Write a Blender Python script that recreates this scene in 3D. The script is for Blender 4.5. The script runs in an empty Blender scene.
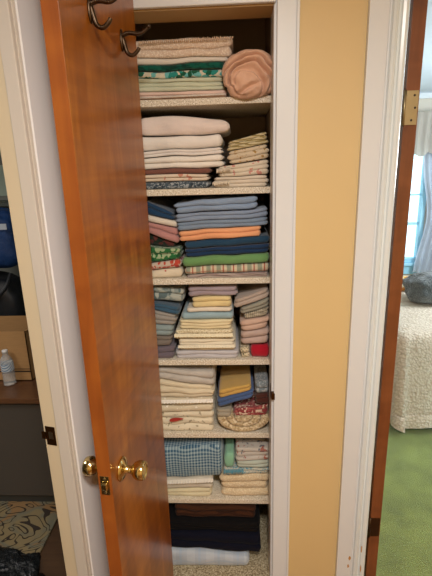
import bpy, math, random
from mathutils import Vector, Matrix, noise
random.seed(7)
SC = bpy.context.scene
COL = SC.collection
R = math.radians

# ------------------------------------------------------------------ camera geometry
F = 440.0                       # focal length in pixels of the 432 x 576 frame
D = 1.39                        # camera to closet wall (wall plane y = 0)
EYE = 1.74
_d = Vector((46.0, 1539.0, F)).normalized()
_vpx = -8600.0
_r = -Vector((_vpx, -(46 * _vpx + F * F) / 1539.0, F)).normalized()
_f = _d.cross(_r)
if _f.z < 0: _f = -_f
AX = (_r, _f, -_d)              # world x, y, z written in camera (right, down, forward)
CAM = Vector((0, -D, EYE))
def ray(px, py):
    c = Vector((px - 216, py - 288, F))
    return Vector((AX[0].dot(c), AX[1].dot(c), AX[2].dot(c)))
def at(px, py, y):              # point on the upright plane y
    v = ray(px, py); return CAM + v * ((y + D) / v.y)
def at_x(px, py, x):
    v = ray(px, py); return CAM + v * (x / v.x)
def at_z(px, py, z):            # point at height z
    v = ray(px, py); return CAM + v * ((z - EYE) / v.z)
def at_plane(px, py, p, n):
    v = ray(px, py); return CAM + v * ((p - CAM).dot(n) / v.dot(n))

cd = bpy.data.cameras.new('camera')
cam = bpy.data.objects.new('camera', cd); COL.objects.link(cam)
cd.sensor_width = 36; cd.lens = F / 576 * 36; cd.clip_start = 0.03
M = Matrix.Identity(4)
for i in range(3):
    M[i][0] = AX[i][0]; M[i][1] = -AX[i][1]; M[i][2] = -AX[i][2]; M[i][3] = CAM[i]
cam.matrix_world = M
SC.camera = cam

# ------------------------------------------------------------------ materials
def lin(h):
    if isinstance(h, str):
        h = h.lstrip('#'); c = [int(h[i:i + 2], 16) / 255 for i in (0, 2, 4)]
    else: c = h
    return tuple(x / 12.92 if x <= .04045 else ((x + .055) / 1.055) ** 2.4 for x in c) + (1,)

class NT:
    def __init__(s, name):
        s.m = bpy.data.materials.new(name); s.m.use_nodes = True
        s.t = s.m.node_tree; s.b = s.t.nodes['Principled BSDF']
        s.tc = s.t.nodes.new('ShaderNodeTexCoord')
        s.obj = s.tc.outputs['Object']
    def n(s, typ, **kw):
        nd = s.t.nodes.new(typ)
        for k, v in kw.items():
            if k.startswith('_'): setattr(nd, k[1:], v)
            else: s.set(nd.inputs[k], v)
        return nd
    def set(s, sock, v):
        if isinstance(v, bpy.types.NodeSocket): s.t.links.new(v, sock)
        else: sock.default_value = v
    def math(s, op, a, b=None, c=None):
        nd = s.t.nodes.new('ShaderNodeMath'); nd.operation = op
        for i, v in enumerate((a, b, c)):
            if v is not None: s.set(nd.inputs[i], v)
        return nd.outputs[0]
    def mix(s, fac, a, b, mode='MIX'):
        nd = s.t.nodes.new('ShaderNodeMix'); nd.data_type = 'RGBA'; nd.blend_type = mode
        s.set(nd.inputs[0], fac); s.set(nd.inputs[6], a); s.set(nd.inputs[7], b)
        return nd.outputs[2]
    def noise(s, scale, detail=3, vec=None, dist=0.0, rough=.5):
        return s.n('ShaderNodeTexNoise', Vector=vec or s.obj, Scale=scale, Detail=detail, Distortion=dist, Roughness=rough).outputs['Fac']
    def ramp(s, fac, stops):
        nd = s.t.nodes.new('ShaderNodeValToRGB'); s.set(nd.inputs[0], fac)
        e = nd.color_ramp.elements
        while len(e) < len(stops): e.new(.5)
        for x, (p, c) in zip(e, stops): x.position = p; x.color = c
        return nd.outputs[0]
    def map(s, scale=(1, 1, 1), rot=(0, 0, 0)):
        return s.n('ShaderNodeMapping', Vector=s.obj, Scale=scale, Rotation=rot).outputs[0]
    def xyz(s):
        nd = s.n('ShaderNodeSeparateXYZ', Vector=s.obj); return nd.outputs
    def bump(s, h, strength=.3, dist=.002, normal=None):
        nd = s.n('ShaderNodeBump', Height=h, Strength=strength, Distance=dist)
        if normal: s.set(nd.inputs['Normal'], normal)
        s.set(s.b.inputs['Normal'], nd.outputs[0]); return nd.outputs[0]
    def fin(s, col=None, rough=.6, metal=0.0, **kw):
        if col is not None: s.set(s.b.inputs['Base Color'], col)
        s.set(s.b.inputs['Roughness'], rough); s.set(s.b.inputs['Metallic'], metal)
        for k, v in kw.items(): s.set(s.b.inputs[k], v)
        return s.m

def shade(c, k): return tuple(min(1, x * k) for x in c[:3]) + (1,)

def paint(name, h, rough=.5, var=.06, bscale=60, bstr=.12):
    t = NT(name); c = lin(h)
    n = t.noise(2.2, 4)
    col = t.mix(n, shade(c, 1 - var), shade(c, 1 + var))
    t.bump(t.noise(bscale, 4), bstr, .002)
    return t.fin(col, rough)

def wood(name, c1, c2, c3, rough=.3, scale=(3, 3, 60), coat=.3, ripple=0.5):
    t = NT(name)
    w = t.noise(1.0, 6, vec=t.map(scale), dist=.6, rough=.6)
    big = t.noise(3.0, 3, vec=t.map((1, 1, 2.2)), dist=1.2)
    f = t.math('ADD', t.math('MULTIPLY', w, ripple), t.math('MULTIPLY', big, 1 - ripple))
    col = t.ramp(f, [(.3, lin(c1)), (.5, lin(c2)), (.7, lin(c3))])
    fine = t.noise(1.0, 2, vec=t.map((120, 120, 4)))
    col = t.mix(t.math('MULTIPLY', fine, .35), col, lin(c1))
    t.bump(fine, .06, .001)
    return t.fin(col, rough, **{'Coat Weight': coat, 'Coat Roughness': .12})

def metal(name, h, rough=.22, var=.25):
    t = NT(name); c = lin(h)
    n = t.noise(25, 4)
    col = t.mix(n, shade(c, 1 - var), shade(c, 1.1))
    return t.fin(col, rough, 1.0)

_fab = {}
def fab(kind, *cols, s=1.0, bump=.5, rough=.92, sheen=.25):
    """woven cloth: plain, gingham, plaid, floral, speckle, stripe, trim, leaf"""
    key = (kind, cols, s, bump)
    if key in _fab: return _fab[key]
    t = NT('cloth_' + kind); L = [lin(c) for c in cols]
    x, y, z = t.xyz()
    v = t.math('SUBTRACT', z, y)
    uv = t.n('ShaderNodeCombineXYZ', X=x, Y=v, Z=0.0).outputs[0]
    var = t.noise(14, 4)
    base = t.mix(var, shade(L[0], .80), shade(L[0], 1.08))
    def band(c, period, width, off=0.0):
        return t.math('LESS_THAN', t.math('FRACT', t.math('ADD', t.math('DIVIDE', c, period), off + 50)), width)
    if kind == 'gingham':
        a = band(x, .0105 * s, .5); b = band(v, .0105 * s, .5)
        base = t.mix(t.math('MULTIPLY', t.math('ADD', a, b), .5), base, L[1])
    elif kind == 'plaid':
        base = t.mix(t.math('MULTIPLY', band(x, .036 * s, .42), .8), base, L[2])
        base = t.mix(t.math('MULTIPLY', band(x, .036 * s, .12, .4), .9), base, L[1])
        base = t.mix(t.math('MULTIPLY', band(v, .03 * s, .12), .7), base, L[1])
    elif kind == 'stripe':
        base = t.mix(band(x, .02 * s, .4), base, L[1])
    elif kind == 'hstripe':
        base = t.mix(band(v, .012 * s, .4), base, L[1])
    elif kind == 'floral':
        vo = t.n('ShaderNodeTexVoronoi', Vector=t.n('ShaderNodeVectorMath', _operation='ADD').outputs[0], Scale=55 / s)
        vm = vo.inputs['Vector'].links[0].from_node
        t.set(vm.inputs[0], uv); nz = t.n('ShaderNodeTexNoise', Vector=t.obj, Scale=40 / s)
        sc = t.n('ShaderNodeVectorMath', _operation='SCALE'); t.set(sc.inputs[0], nz.outputs['Color']); sc.inputs['Scale'].default_value = .02 * s
        t.set(vm.inputs[1], sc.outputs[0])
        pick = t.n('ShaderNodeSeparateColor', Color=vo.outputs['Color']).outputs[0]
        blot = t.math('LESS_THAN', vo.outputs['Distance'], .62)
        stops = [(i / max(1, len(L) - 1), c) for i, c in enumerate(L[1:])]
        r = t.ramp(pick, stops); r.node.color_ramp.interpolation = 'CONSTANT'
        base = t.mix(blot, base, r)
    elif kind == 'speckle':
        n = t.noise(420 / s, 2)
        base = t.mix(t.math('GREATER_THAN', n, .54), base, L[1])
        if len(L) > 2:
            base = t.mix(t.math('GREATER_THAN', t.noise(300 / s, 2, rough=.3), .6), base, L[2])
    elif kind == 'accent':      # plain cloth with scattered printed sprigs
        n = t.noise(30 / s, 2, dist=.4)
        base = t.mix(t.math('GREATER_THAN', n, .63), base, L[1])
        if len(L) > 2:
            base = t.mix(t.math('GREATER_THAN', t.noise(46 / s, 2, vec=t.map((1, 1, 1), (1, 2, 0))), .64), base, L[2])
    weave = t.noise(520, 2)
    wrk = t.noise(26, 4, vec=t.map((.5, 1, 1.6)), dist=.4)
    h = t.math('ADD', t.math('MULTIPLY', weave, .25), wrk)
    t.bump(h, bump, .006)
    _fab[key] = t.fin(base, rough, **{'Sheen Weight': sheen, 'Sheen Roughness': .5, 'Specular IOR Level': .15})
    return _fab[key]

m_wall = paint('yellow_wall_paint', '#d8bd88', .55, .04, 45, .1)
m_white = paint('white_trim_paint', '#dbdfe3', .38, .03, 18, .08)
m_jamb = paint('cream_jamb_paint', '#d6c4a4', .45, .05, 18, .1)
m_ceil = paint('ceiling_paint', '#efe6d6', .8)
m_headj = paint('beige_head_jamb', '#b79664', .6, .12)  # one mottled beige for the underside of the head
m_closet = paint('closet_inner_paint', '#b39d87', .85, .1)
m_bwall = paint('bedroom_wall_paint', '#d2c8ba', .8)
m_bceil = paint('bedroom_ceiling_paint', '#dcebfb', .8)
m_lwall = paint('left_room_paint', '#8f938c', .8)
m_veneer = None
m_edge = wood('door_edge_wood', '#804013', '#975018', '#a85f1e', .45, (30, 30, 3), .1)
m_bdoor = wood('bedroom_door_wood', '#65361a', '#824a26', '#965a32', .45, (30, 30, 3), .15)
m_brass = metal('polished_brass', '#dcc68c', .16)
m_oldbrass = metal('dull_brass', '#b3a581', .45)
m_bronze = metal('bronze_hook', '#57483a', .36)
m_dark = paint('dark_screw', '#2a1a10', .5)
m_rust = metal('rusty_strike', '#5a3a1c', .5)

def veneer():
    t = NT('figured_door_veneer')
    x, y, z = t.xyz()
    # cross-grain ripple figure: streaks run across the leaf, over tall soft vertical flames
    rip = t.noise(1.0, 3, vec=t.map((2.2, 1, 34)), dist=.15)
    fl = t.noise(1.0, 5, vec=t.map((14, 1, 2.0)), dist=1.1)
    f = t.math('ADD', t.math('MULTIPLY', rip, .34), t.math('MULTIPLY', fl, .66))
    col = t.ramp(f, [(.28, lin('#6f3b0e')), (.5, lin('#9a5715')), (.72, lin('#bd7624'))])
    fine = t.noise(1.0, 2, vec=t.map((220, 1, 5)))
    col = t.mix(t.math('MULTIPLY', fine, .25), col, lin('#5c2f10'))
    t.bump(t.noise(1.0, 2, vec=t.map((3, 1, 5))), .10, .01)
    return t.fin(col, .34, **{'Coat Weight': .35, 'Coat Roughness': .2})
m_veneer = veneer()

def shelfpaper():
    t = NT('speckled_shelf_paper')
    a = t.noise(300, 2); b = t.noise(210, 2, vec=t.map((1, 1, 1), (1, 2, 3)))
    col = t.mix(t.math('GREATER_THAN', a, .57), lin('#ddd3bf'), lin('#a8977c'))
    col = t.mix(t.math('GREATER_THAN', b, .62), col, lin('#f2ede2'))
    return t.fin(col, .55)
m_shelf = shelfpaper()

# ------------------------------------------------------------------ mesh helpers
class MB:
    def __init__(s): s.v = []; s.f = []
    def box(s, a, b):
        x0, y0, z0 = (min(a[i], b[i]) for i in range(3)); x1, y1, z1 = (max(a[i], b[i]) for i in range(3))
        k = len(s.v)
        s.v += [(x0, y0, z0), (x1, y0, z0), (x1, y1, z0), (x0, y1, z0), (x0, y0, z1), (x1, y0, z1), (x1, y1, z1), (x0, y1, z1)]
        s.f += [tuple(k + i for i in q) for q in ((0, 3, 2, 1), (4, 5, 6, 7), (0, 1, 5, 4), (1, 2, 6, 5), (2, 3, 7, 6), (3, 0, 4, 7))]
        return s
    def grid(s, rows, closed_u=False):
        k = len(s.v); n = len(rows[0])
        for r in rows: s.v += [tuple(p) for p in r]
        for i in range(len(rows) - 1):
            for j in range(n if closed_u else n - 1):
                a = k + i * n + j; b = k + i * n + (j + 1) % n
                s.f.append((a, b, b + n, a + n))
        return k, n
    def tube(s, path, rad, seg=10, caps=True):
        pts = [Vector(p) for p in path]
        rads = rad if isinstance(rad, (list, tuple)) else [rad] * len(pts)
        rows = []; up = None
        for i, p in enumerate(pts):
            d = (pts[min(i + 1, len(pts) - 1)] - pts[max(i - 1, 0)]).normalized()
            if up is None:
                up = d.orthogonal().normalized()
            up = (up - d * up.dot(d)).normalized(); sd = d.cross(up)
            rows.append([p + (up * math.cos(2 * math.pi * j / seg) + sd * math.sin(2 * math.pi * j / seg)) * rads[i] for j in range(seg)])
        k, n = s.grid(rows, True)
        if caps:
            s.f.append(tuple(k + j for j in range(n))[::-1]); s.f.append(tuple(k + (len(rows) - 1) * n + j for j in range(n)))
        return s
    def lathe(s, prof, axis='z', o=(0, 0, 0), seg=28):
        rows = []
        for r, h in prof:
            row = []
            for j in range(seg):
                a = 2 * math.pi * j / seg; c, d = r * math.cos(a), r * math.sin(a)
                p = {'z': (c, d, h), 'y': (d, h, c), 'x': (h, c, d)}[axis]
                row.append((p[0] + o[0], p[1] + o[1], p[2] + o[2]))
            rows.append(row)
        s.grid(rows, True); return s
    def build(s, name, mat, parent=None, loc=None, smooth=False, bevel=0, sub=0, weld=False):
        me = bpy.data.meshes.new(name)
        o3 = Vector(loc) if loc is not None else Vector((0, 0, 0))
        me.from_pydata([tuple(Vector(p) - o3) for p in s.v], [], s.f)
        import bmesh
        bm = bmesh.new(); bm.from_mesh(me)
        if weld: bmesh.ops.remove_doubles(bm, verts=bm.verts, dist=1e-6)
        bmesh.ops.recalc_face_normals(bm, faces=bm.faces)
        bm.to_mesh(me); bm.free()
        if smooth:
            for p in me.polygons: p.use_smooth = True
        me.materials.append(mat)
        o = bpy.data.objects.new(name, me); COL.objects.link(o); o.location = o3
        if parent is not None: o.parent = parent
        if bevel:
            b = o.modifiers.new('bevel', 'BEVEL'); b.width = bevel; b.segments = 2; b.limit_method = 'ANGLE'
        if sub:
            u = o.modifiers.new('sub', 'SUBSURF'); u.levels = sub; u.render_levels = sub
        return o
def tag(o, label=None, cat=None, group=None, kind=None):
    for k, v in (('label', label), ('category', cat), ('group', group), ('kind', kind)):
        if v: o[k] = v
    return o
def empty(name, loc, rz=0):
    o = bpy.data.objects.new(name, None); COL.objects.link(o); o.location = loc; o.rotation_euler = (0, 0, rz)
    o.empty_display_size = .05; return o
def struct(name, mb, mat, **kw): return tag(mb.build(name, mat, **kw), kind='structure')

# ------------------------------------------------------------------ the hall and the closet
WT = .11                                     # wall thickness
XR = at(272.0, 288, 0).x                     # inner face of the right closet jamb
XO0 = -.322                                  # left side of the closet opening
CASR = at(294.2, 288, -.015).x               # outer edge of the right casing
BC0 = at(353.0, 288, -.015).x                # outer edge of bedroom casing
BJ = at(387.4, 288, -.02).x                  # inner edge of bedroom casing
BO1 = BJ + .78                               # far side of bedroom opening
ZT = at(200, 6.8, -.015).z                   # top of the closet opening
XL = -.455                                   # where the left wall's jamb meets the hall side
JY = at_x(50.3, 280, XL).y
SKEW = R(13)                                 # the left wall runs a little askew
JO = Vector((XL, JY, 0)); _c, _s = math.cos(SKEW), math.sin(SKEW)
JN = Vector((-_s, -_c, 0))                   # the jamb face looks this way
def jamb_pt(px, py, off=0.0):                # jamb face point: distance from the hall edge, height
    p = at_plane(px, py, JO + JN * off, JN); d = p - JO
    return d.x * _c - d.y * _s, p.z
LW = -jamb_pt(20.3, 280)[0]                  # thickness of that wall
LX = -.475
HC = 2.52
print('XR', XR, 'CASR', CASR, 'BC0', BC0, 'BJ', BJ, 'ZT', ZT)

w = MB()
w.box((LX, 0, 0), (XO0 - .02, WT, HC)).box((XO0 - .02, 0, ZT + .02), (XR + .02, WT, HC)).box((XR + .02, 0, 0), (BJ - .012, WT, HC))
w.box((BJ - .012, 0, 2.21), (BO1 + .012, WT, HC)).box((BO1 + .012, 0, 0), (BO1 + .3, WT, HC))
struct('wall_front', w, m_wall)
def skew(o): o.location = JO; o.rotation_euler = (0, 0, -SKEW); return o
RL = -JY / _c + .0                           # length of the return up to the front wall
w = MB(); w.box((0, -.80, 2.2), (-LW, .012, HC)).box((0, -2.9, 0), (-LW, -.80, HC))
skew(struct('wall_left', w, m_wall))
m_boosted = paint('light_boosted_white', '#eeebe9', .4, .03)  # white lightened in the colour to make up for grazing light here
skew(struct('wall_left_return', MB().box((0, .012, 0), (-LW, RL - .002, HC)), m_boosted))
struct('wall_right', MB().box((BO1 + .3, -3.2, 0), (BO1 + .4, WT, HC)), m_wall)
struct('wall_back', MB().box((-3.4, -3.3, 0), (BO1 + .3, -3.2, HC)), m_wall)
struct('ceiling', MB().box((-3.4, -3.3, HC), (4.2, 4.1, HC + .1)), m_ceil)
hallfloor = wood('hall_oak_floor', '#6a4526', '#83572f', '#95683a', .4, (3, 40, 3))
struct('floor', MB().box((-.47, -3.3, -.1), (BO1 + .3, WT * .5, 0)), hallfloor)

# closet inner shell
CB = .56
struct('wall_closet_back', MB().box((XO0 - .05, CB, 0), (XR + .08, CB + .05, HC)), m_closet)
struct('wall_closet_left', MB().box((XO0 - .1, WT, 0), (XO0 - .045, CB, HC)), m_closet)
struct('wall_closet_right', MB().box((XR + .012, WT, 0), (XR + .08, CB, HC)), m_closet)

# closet jambs and casings
struct('trim_1', MB().box((XR, .0, 0), (XR + .02, WT, ZT + .02)).box((XO0, 0, 0), (XO0 - .02, WT, ZT + .02)), m_white, bevel=.002)
struct('trim_2', MB().box((XO0, .001, ZT), (XR, WT, ZT + .02)), m_headj)
def casing(x0, x1, z1, name):                # flat board, stepped towards its inner edge
    mb = MB(); s = 1 if x1 > x0 else -1
    mb.box((x0, -.016, 0), (x1, -.0005, z1)); mb.box((x0, -.021, 0), (x0 + s * .012, -.016, z1))
    return mb
mb = MB().box((XR + .008, -.015, 0), (CASR, -.0005, ZT + .075)).box((CASR - .009, -.019, 0), (CASR, -.015, ZT + .075))
struct('trim_3', mb, m_white, bevel=.0025)
mb = MB().box((XO0 - .004, -.015, 0), (XO0 - .02, -.0005, ZT + .075))
struct('trim_4', mb, m_white, bevel=.0025)
struct('trim_5', MB().box((XO0 - .0045, -.0155, ZT + .004), (XR + .0045, -.0005, ZT + .075)), m_white, bevel=.0025)

# small strike on the right closet jamb
pk = at(272.6, 391.5, .02)
st = MB().box((XR + .0001, .012, pk.z - .026), (XR - .0012, .036, pk.z + .026)).box((XR - .0006, -.017, pk.z - .012), (XR + .011, .014, pk.z + .012))
tag(st.build('strike_plate', m_rust, loc=(XR, .02, pk.z - .026), bevel=.0008), 'small dark strike plate on the closet right jamb', 'strike plate')

# bedroom door casing: flat outer board, then a run of mouldings to the inner edge
mb = MB(); W = BJ - BC0
prof = [(0, 0), (0, .013), (.004, .016), (.50, .016), (.53, .012), (.57, .012), (.60, .021), (.66, .024), (.72, .021), (.75, .016), (.80, .016), (.83, .022), (.90, .024), (.97, .022), (1.0, .017), (1.0, 0)]
prof = [(BC0 + (u if u < .01 and u != 0 else u) * W, -t - .0005) for u, t in prof]
m_daylit = paint('daylight_tinted_white', '#dfe8ec', .25, .03, 18, .06)  # bluish window light put into the colour of the white mouldings
for pr_, m_, nm in ((prof[:6], m_white, 'trim_6'), (prof[5:], m_daylit, 'trim_15')):
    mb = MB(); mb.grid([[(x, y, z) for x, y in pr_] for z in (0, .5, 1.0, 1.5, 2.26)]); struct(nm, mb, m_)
struct('trim_7', MB().box((BC0, -.017, 2.261), (BO1 + .1, -.0005, 2.3)).box((BJ, -.017, 2.2), (BO1 + .1, -.0005, 2.26)).box((BO1 + .005, -.017, 0), (BO1 + .1, -.0005, 2.2)), m_white)
struct('trim_8', MB().box((BJ - .012, .0, 0), (BJ - .001, WT, 2.21)).box((BJ - .001, .0, 2.2), (BO1, WT, 2.21)).box((BO1, 0, 0), (BO1 + .012, WT, 2.21)), m_white)
# paint chips low on that casing
t = NT('bare_wood_chip'); chip = t.fin(t.mix(t.noise(120), lin('#a9763c'), lin('#c99a5c')), .8)
for (px, py, sx, sz) in ((349.5, 558, .006, .011), (348, 566, .004, .010), (361.5, 549, .0028, .02), (360.5, 569, .0026, .02)):
    p = at(px, py, -.0166 if px < 352 else -.025); n = 11; mb = MB()
    vs = [(p.x + sx * math.cos(2 * math.pi * i / n) * random.uniform(.6, 1.2), p.y - .0002, p.z + sz * math.sin(2 * math.pi * i / n) * random.uniform(.6, 1.2)) for i in range(n)]
    mb.v = [(p.x, p.y - .0003, p.z)] + vs; mb.f = [(0, 1 + i, 1 + (i + 1) % n) for i in range(n)]
    struct('trim_9', mb, chip)

# left doorway: jamb looking at the camera, stop, hall-side casing
m_dull = paint('dull_stop_paint', '#cfc5b8', .45)
SW = -jamb_pt(34, 280, .011)[0]
skew(struct('trim_10', MB().box((-SW + .01, 0, 0), (-LW, .012, 2.2)), m_jamb, bevel=.0015))
skew(struct('trim_16', MB().box((0, 0, 0), (-SW + .01, .012, 2.2)), m_dull))
skew(struct('trim_11', MB().box((-.003, -.011, 0), (-SW, 0, 2.19)), m_dull, bevel=.002))
skew(struct('trim_12', MB().box((.0005, .006, 0), (.006, RL - .012, 2.25)), m_boosted, bevel=.001))
skew(struct('trim_13', MB().box((0, -.80, 0), (-LW, -.788, 2.2)).box((0, -.788, 2.188), (-LW, 0, 2.2)).box((.0005, -.89, 0), (.016, -.80, 2.25)), m_white))
# strike plate with its lip on that jamb
(xa, zc), (xb, _z) = jamb_pt(46.3, 435), jamb_pt(55.6, 435)
sp = empty('strike_plate', JO + Vector((0, 0, zc)), -SKEW); tag(sp, 'brown worn strike plate on the cream left door jamb', 'strike plate')
MB().box((xa, -.0015, -.029), (xb, -.0001, .029)).box((xa - .012, -.0035, -.011), (xa, -.0005, .011)).build('plate', m_rust, sp, bevel=.0006)
MB().box(((xa + xb) / 2 - .006, -.002, -.009), ((xa + xb) / 2 + .008, -.0014, .012)).build('latch_hole', metal('bright_worn_metal', '#cfc6b4', .3), sp)
def child(mb, name, mat, root, **kw):        # mesh given in world coordinates, parented under an unrotated root
    o = mb.build(name, mat, loc=root.location, **kw); o.location = (0, 0, 0); o.parent = root; return o

# ------------------------------------------------------------------ closet door (door_1), swung out past a right angle
YF = -.462                                   # y of the free edge
pf = at(112.0, 486, YF); ph = at(160.5, 380, -.008)
pf2 = at(111.4, 486, YF)
Hx = Vector((ph.x, -.0175, 0)); Fx = Vector((pf.x, YF, 0))
dv = (Fx - Hx); LEAF = dv.length; ang = math.atan2(dv.y, dv.x)
print('leaf', LEAF, 'hinge x', Hx.x, 'free x', Fx.x, 'opening', XR - XO0)
TH = .036
door = empty('door_1', (Hx.x, Hx.y, 0.012), ang); tag(door, kind='structure')
ZD = ZT + .028
def dchild(mb, name, mat, parent=None, **kw):
    o = mb.build(name, mat, **kw); o.parent = parent or door; return o
leaf = dchild(MB().box((0, -TH, 0), (LEAF - .0012, 0, ZD)), 'door_leaf', m_veneer, bevel=.0012)
dchild(MB().box((LEAF - .0012, -TH + .0005, 0), (LEAF, -.0005, ZD)), 'edge_strip', m_edge)
nrm = Vector((-math.sin(ang), math.cos(ang), 0)); dirv = Vector((math.cos(ang), math.sin(ang), 0))
def on_leaf(px, py):
    p = at_plane(px, py, Hx, nrm); return (p - Hx).dot(dirv), p.z - .012
kx, kz = on_leaf(121.5, 468.5)
lz = at(104.5, 486, YF).z - .012
print('knob', LEAF - kx, kz, 'latch z', lz)
kz = (kz + lz) / 2
kn = [(0.0, .0), (.031, .0), (.0325, .002), (.031, .005), (.024, .009), (.014, .012), (.0105, .016), (.0105, .028), (.014, .032), (.021, .038), (.0255, .047), (.0265, .054), (.025, .062), (.0235, .066), (.021, .0665), (.0195, .064), (.010, .0635), (0, .0638)]
def knob(sgn, off):
    pr = [(r, off + sgn * h) for r, h in kn]
    k = dchild(MB().lathe(pr[:8], 'y', (kx, 0, kz)), 'rosette', m_brass, smooth=True)
    kk = dchild(MB().lathe(pr[7:], 'y', (kx, 0, kz)), 'door_knob', m_brass, smooth=True)
    return k
knob(1, 0); knob(-1, -TH)
lp = dchild(MB().box((LEAF, -TH + .006, lz - .028), (LEAF + .0014, -.006, lz + .028)), 'latch_plate', m_brass, bevel=.0006)
dchild(MB().box((LEAF + .0014, -TH * .5 - .008, lz - .011), (LEAF + .009, -TH * .5 + .008, lz + .011)), 'latch_bolt', m_brass, lp, bevel=.003)
for dz in (-.021, .021):
    dchild(MB().lathe([(0, 0), (.0035, 0), (.0035, .0008), (0, .0012)], 'x', (LEAF + .0014, -TH * .5, lz + dz), 10), 'screw', m_oldbrass, lp)
def spline(pts, n=6):
    P = [Vector(p) for p in pts]; out = []
    for i in range(len(P) - 1):
        p0, p1, p2, p3 = P[max(i - 1, 0)], P[i], P[i + 1], P[min(i + 2, len(P) - 1)]
        for k in range(n):
            u = k / n
            out.append(.5 * ((2 * p1) + (p2 - p0) * u + (2 * p0 - 5 * p1 + 4 * p2 - p3) * u * u + (3 * p1 - p0 - 3 * p2 + p3) * u ** 3))
    out.append(P[-1]); return out
def hook(px, py):
    x, z = on_leaf(px, py)
    base = MB(); pr = [(.0, 0), (.011, 0), (.011, .003), (.007, .006), (0, .007)]
    rows = []
    for r, h in pr: rows.append([(x + r * math.cos(a) * .95, h, z + r * math.sin(a) * 2.4) for a in [2 * math.pi * i / 20 for i in range(20)]])
    base.grid(rows, True)
    b = dchild(base, 'coat_hook', m_bronze, smooth=True)
    up = spline([(x, .003, z + .012), (x, .022, z + .016), (x, .045, z + .012), (x, .060, z + .016), (x, .074, z + .026)])
    n = len(up); dchild(MB().tube(up, [.0062 - .0026 * i / n for i in range(n)], 10), 'upper_prong', m_bronze, b, smooth=True)
    dchild(MB().lathe([(0, -.006), (.0045, -.004), (.006, 0), (.0045, .004), (0, .006)], 'z', (x, .075, z + .027), 12), 'tip_ball', m_bronze, b, smooth=True)
    lo = spline([(x, .003, z + .006), (x, .008, z - .012), (x, .014, z - .030), (x, .028, z - .036), (x, .042, z - .026), (x, .046, z - .019)])
    n = len(lo); dchild(MB().tube(lo, [.0064 - .002 * i / n for i in range(n)], 10), 'lower_prong', m_bronze, b, smooth=True)
hook(89.5, 10); hook(121.5, 40.5)

# ------------------------------------------------------------------ closet shelves
SY = .10                                     # front of the shelves
ST = .021
shelf_px = [104.6, 194.6, 284.2, 365.2, 438.0, 503.6]      # lower front edge at x = 215
words_s = ['topmost', 'second', 'third', 'fourth', 'fifth', 'lowest']
TOPS = []
for i, py in enumerate(shelf_px):
    z0 = at(215, py, SY).z
    TOPS.append(z0 + ST)
    s = MB().box((XO0 - .03, SY, z0), (XR + .010, CB - .002, z0 + ST)).build('closet_shelf', m_shelf, loc=(XR - .2, .3, z0), bevel=.002)
    lab = ['topmost closet shelf with the pale pink blanket and satin bundle on it', 'second closet shelf from the top under the stack of white sheets',
           'closet shelf under the blue and navy folded cloths', 'closet shelf under the pastel yellow and blue cloths',
           'closet shelf under the red leaf print cloth and coiled mats', 'lowest raised closet shelf holding the blue gingham cloth'][i]
    tag(s, lab, 'shelf', 'speckled closet shelves')
LFY = .045
zb = at(215, 568.5, LFY).z
print('shelf tops', TOPS, 'bottom', zb)
BOT = max(.02, zb)
t = NT('mottled_closet_floor')
cc = t.ramp(t.noise(170, 3), [(.35, lin('#6f6148')), (.5, lin('#a8997a')), (.65, lin('#c9bfa4'))])
struct('floor_closet', MB().box((XO0 - .04, .005, -.1), (XR + .012, CB, BOT)), t.fin(cc, .8))

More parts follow.
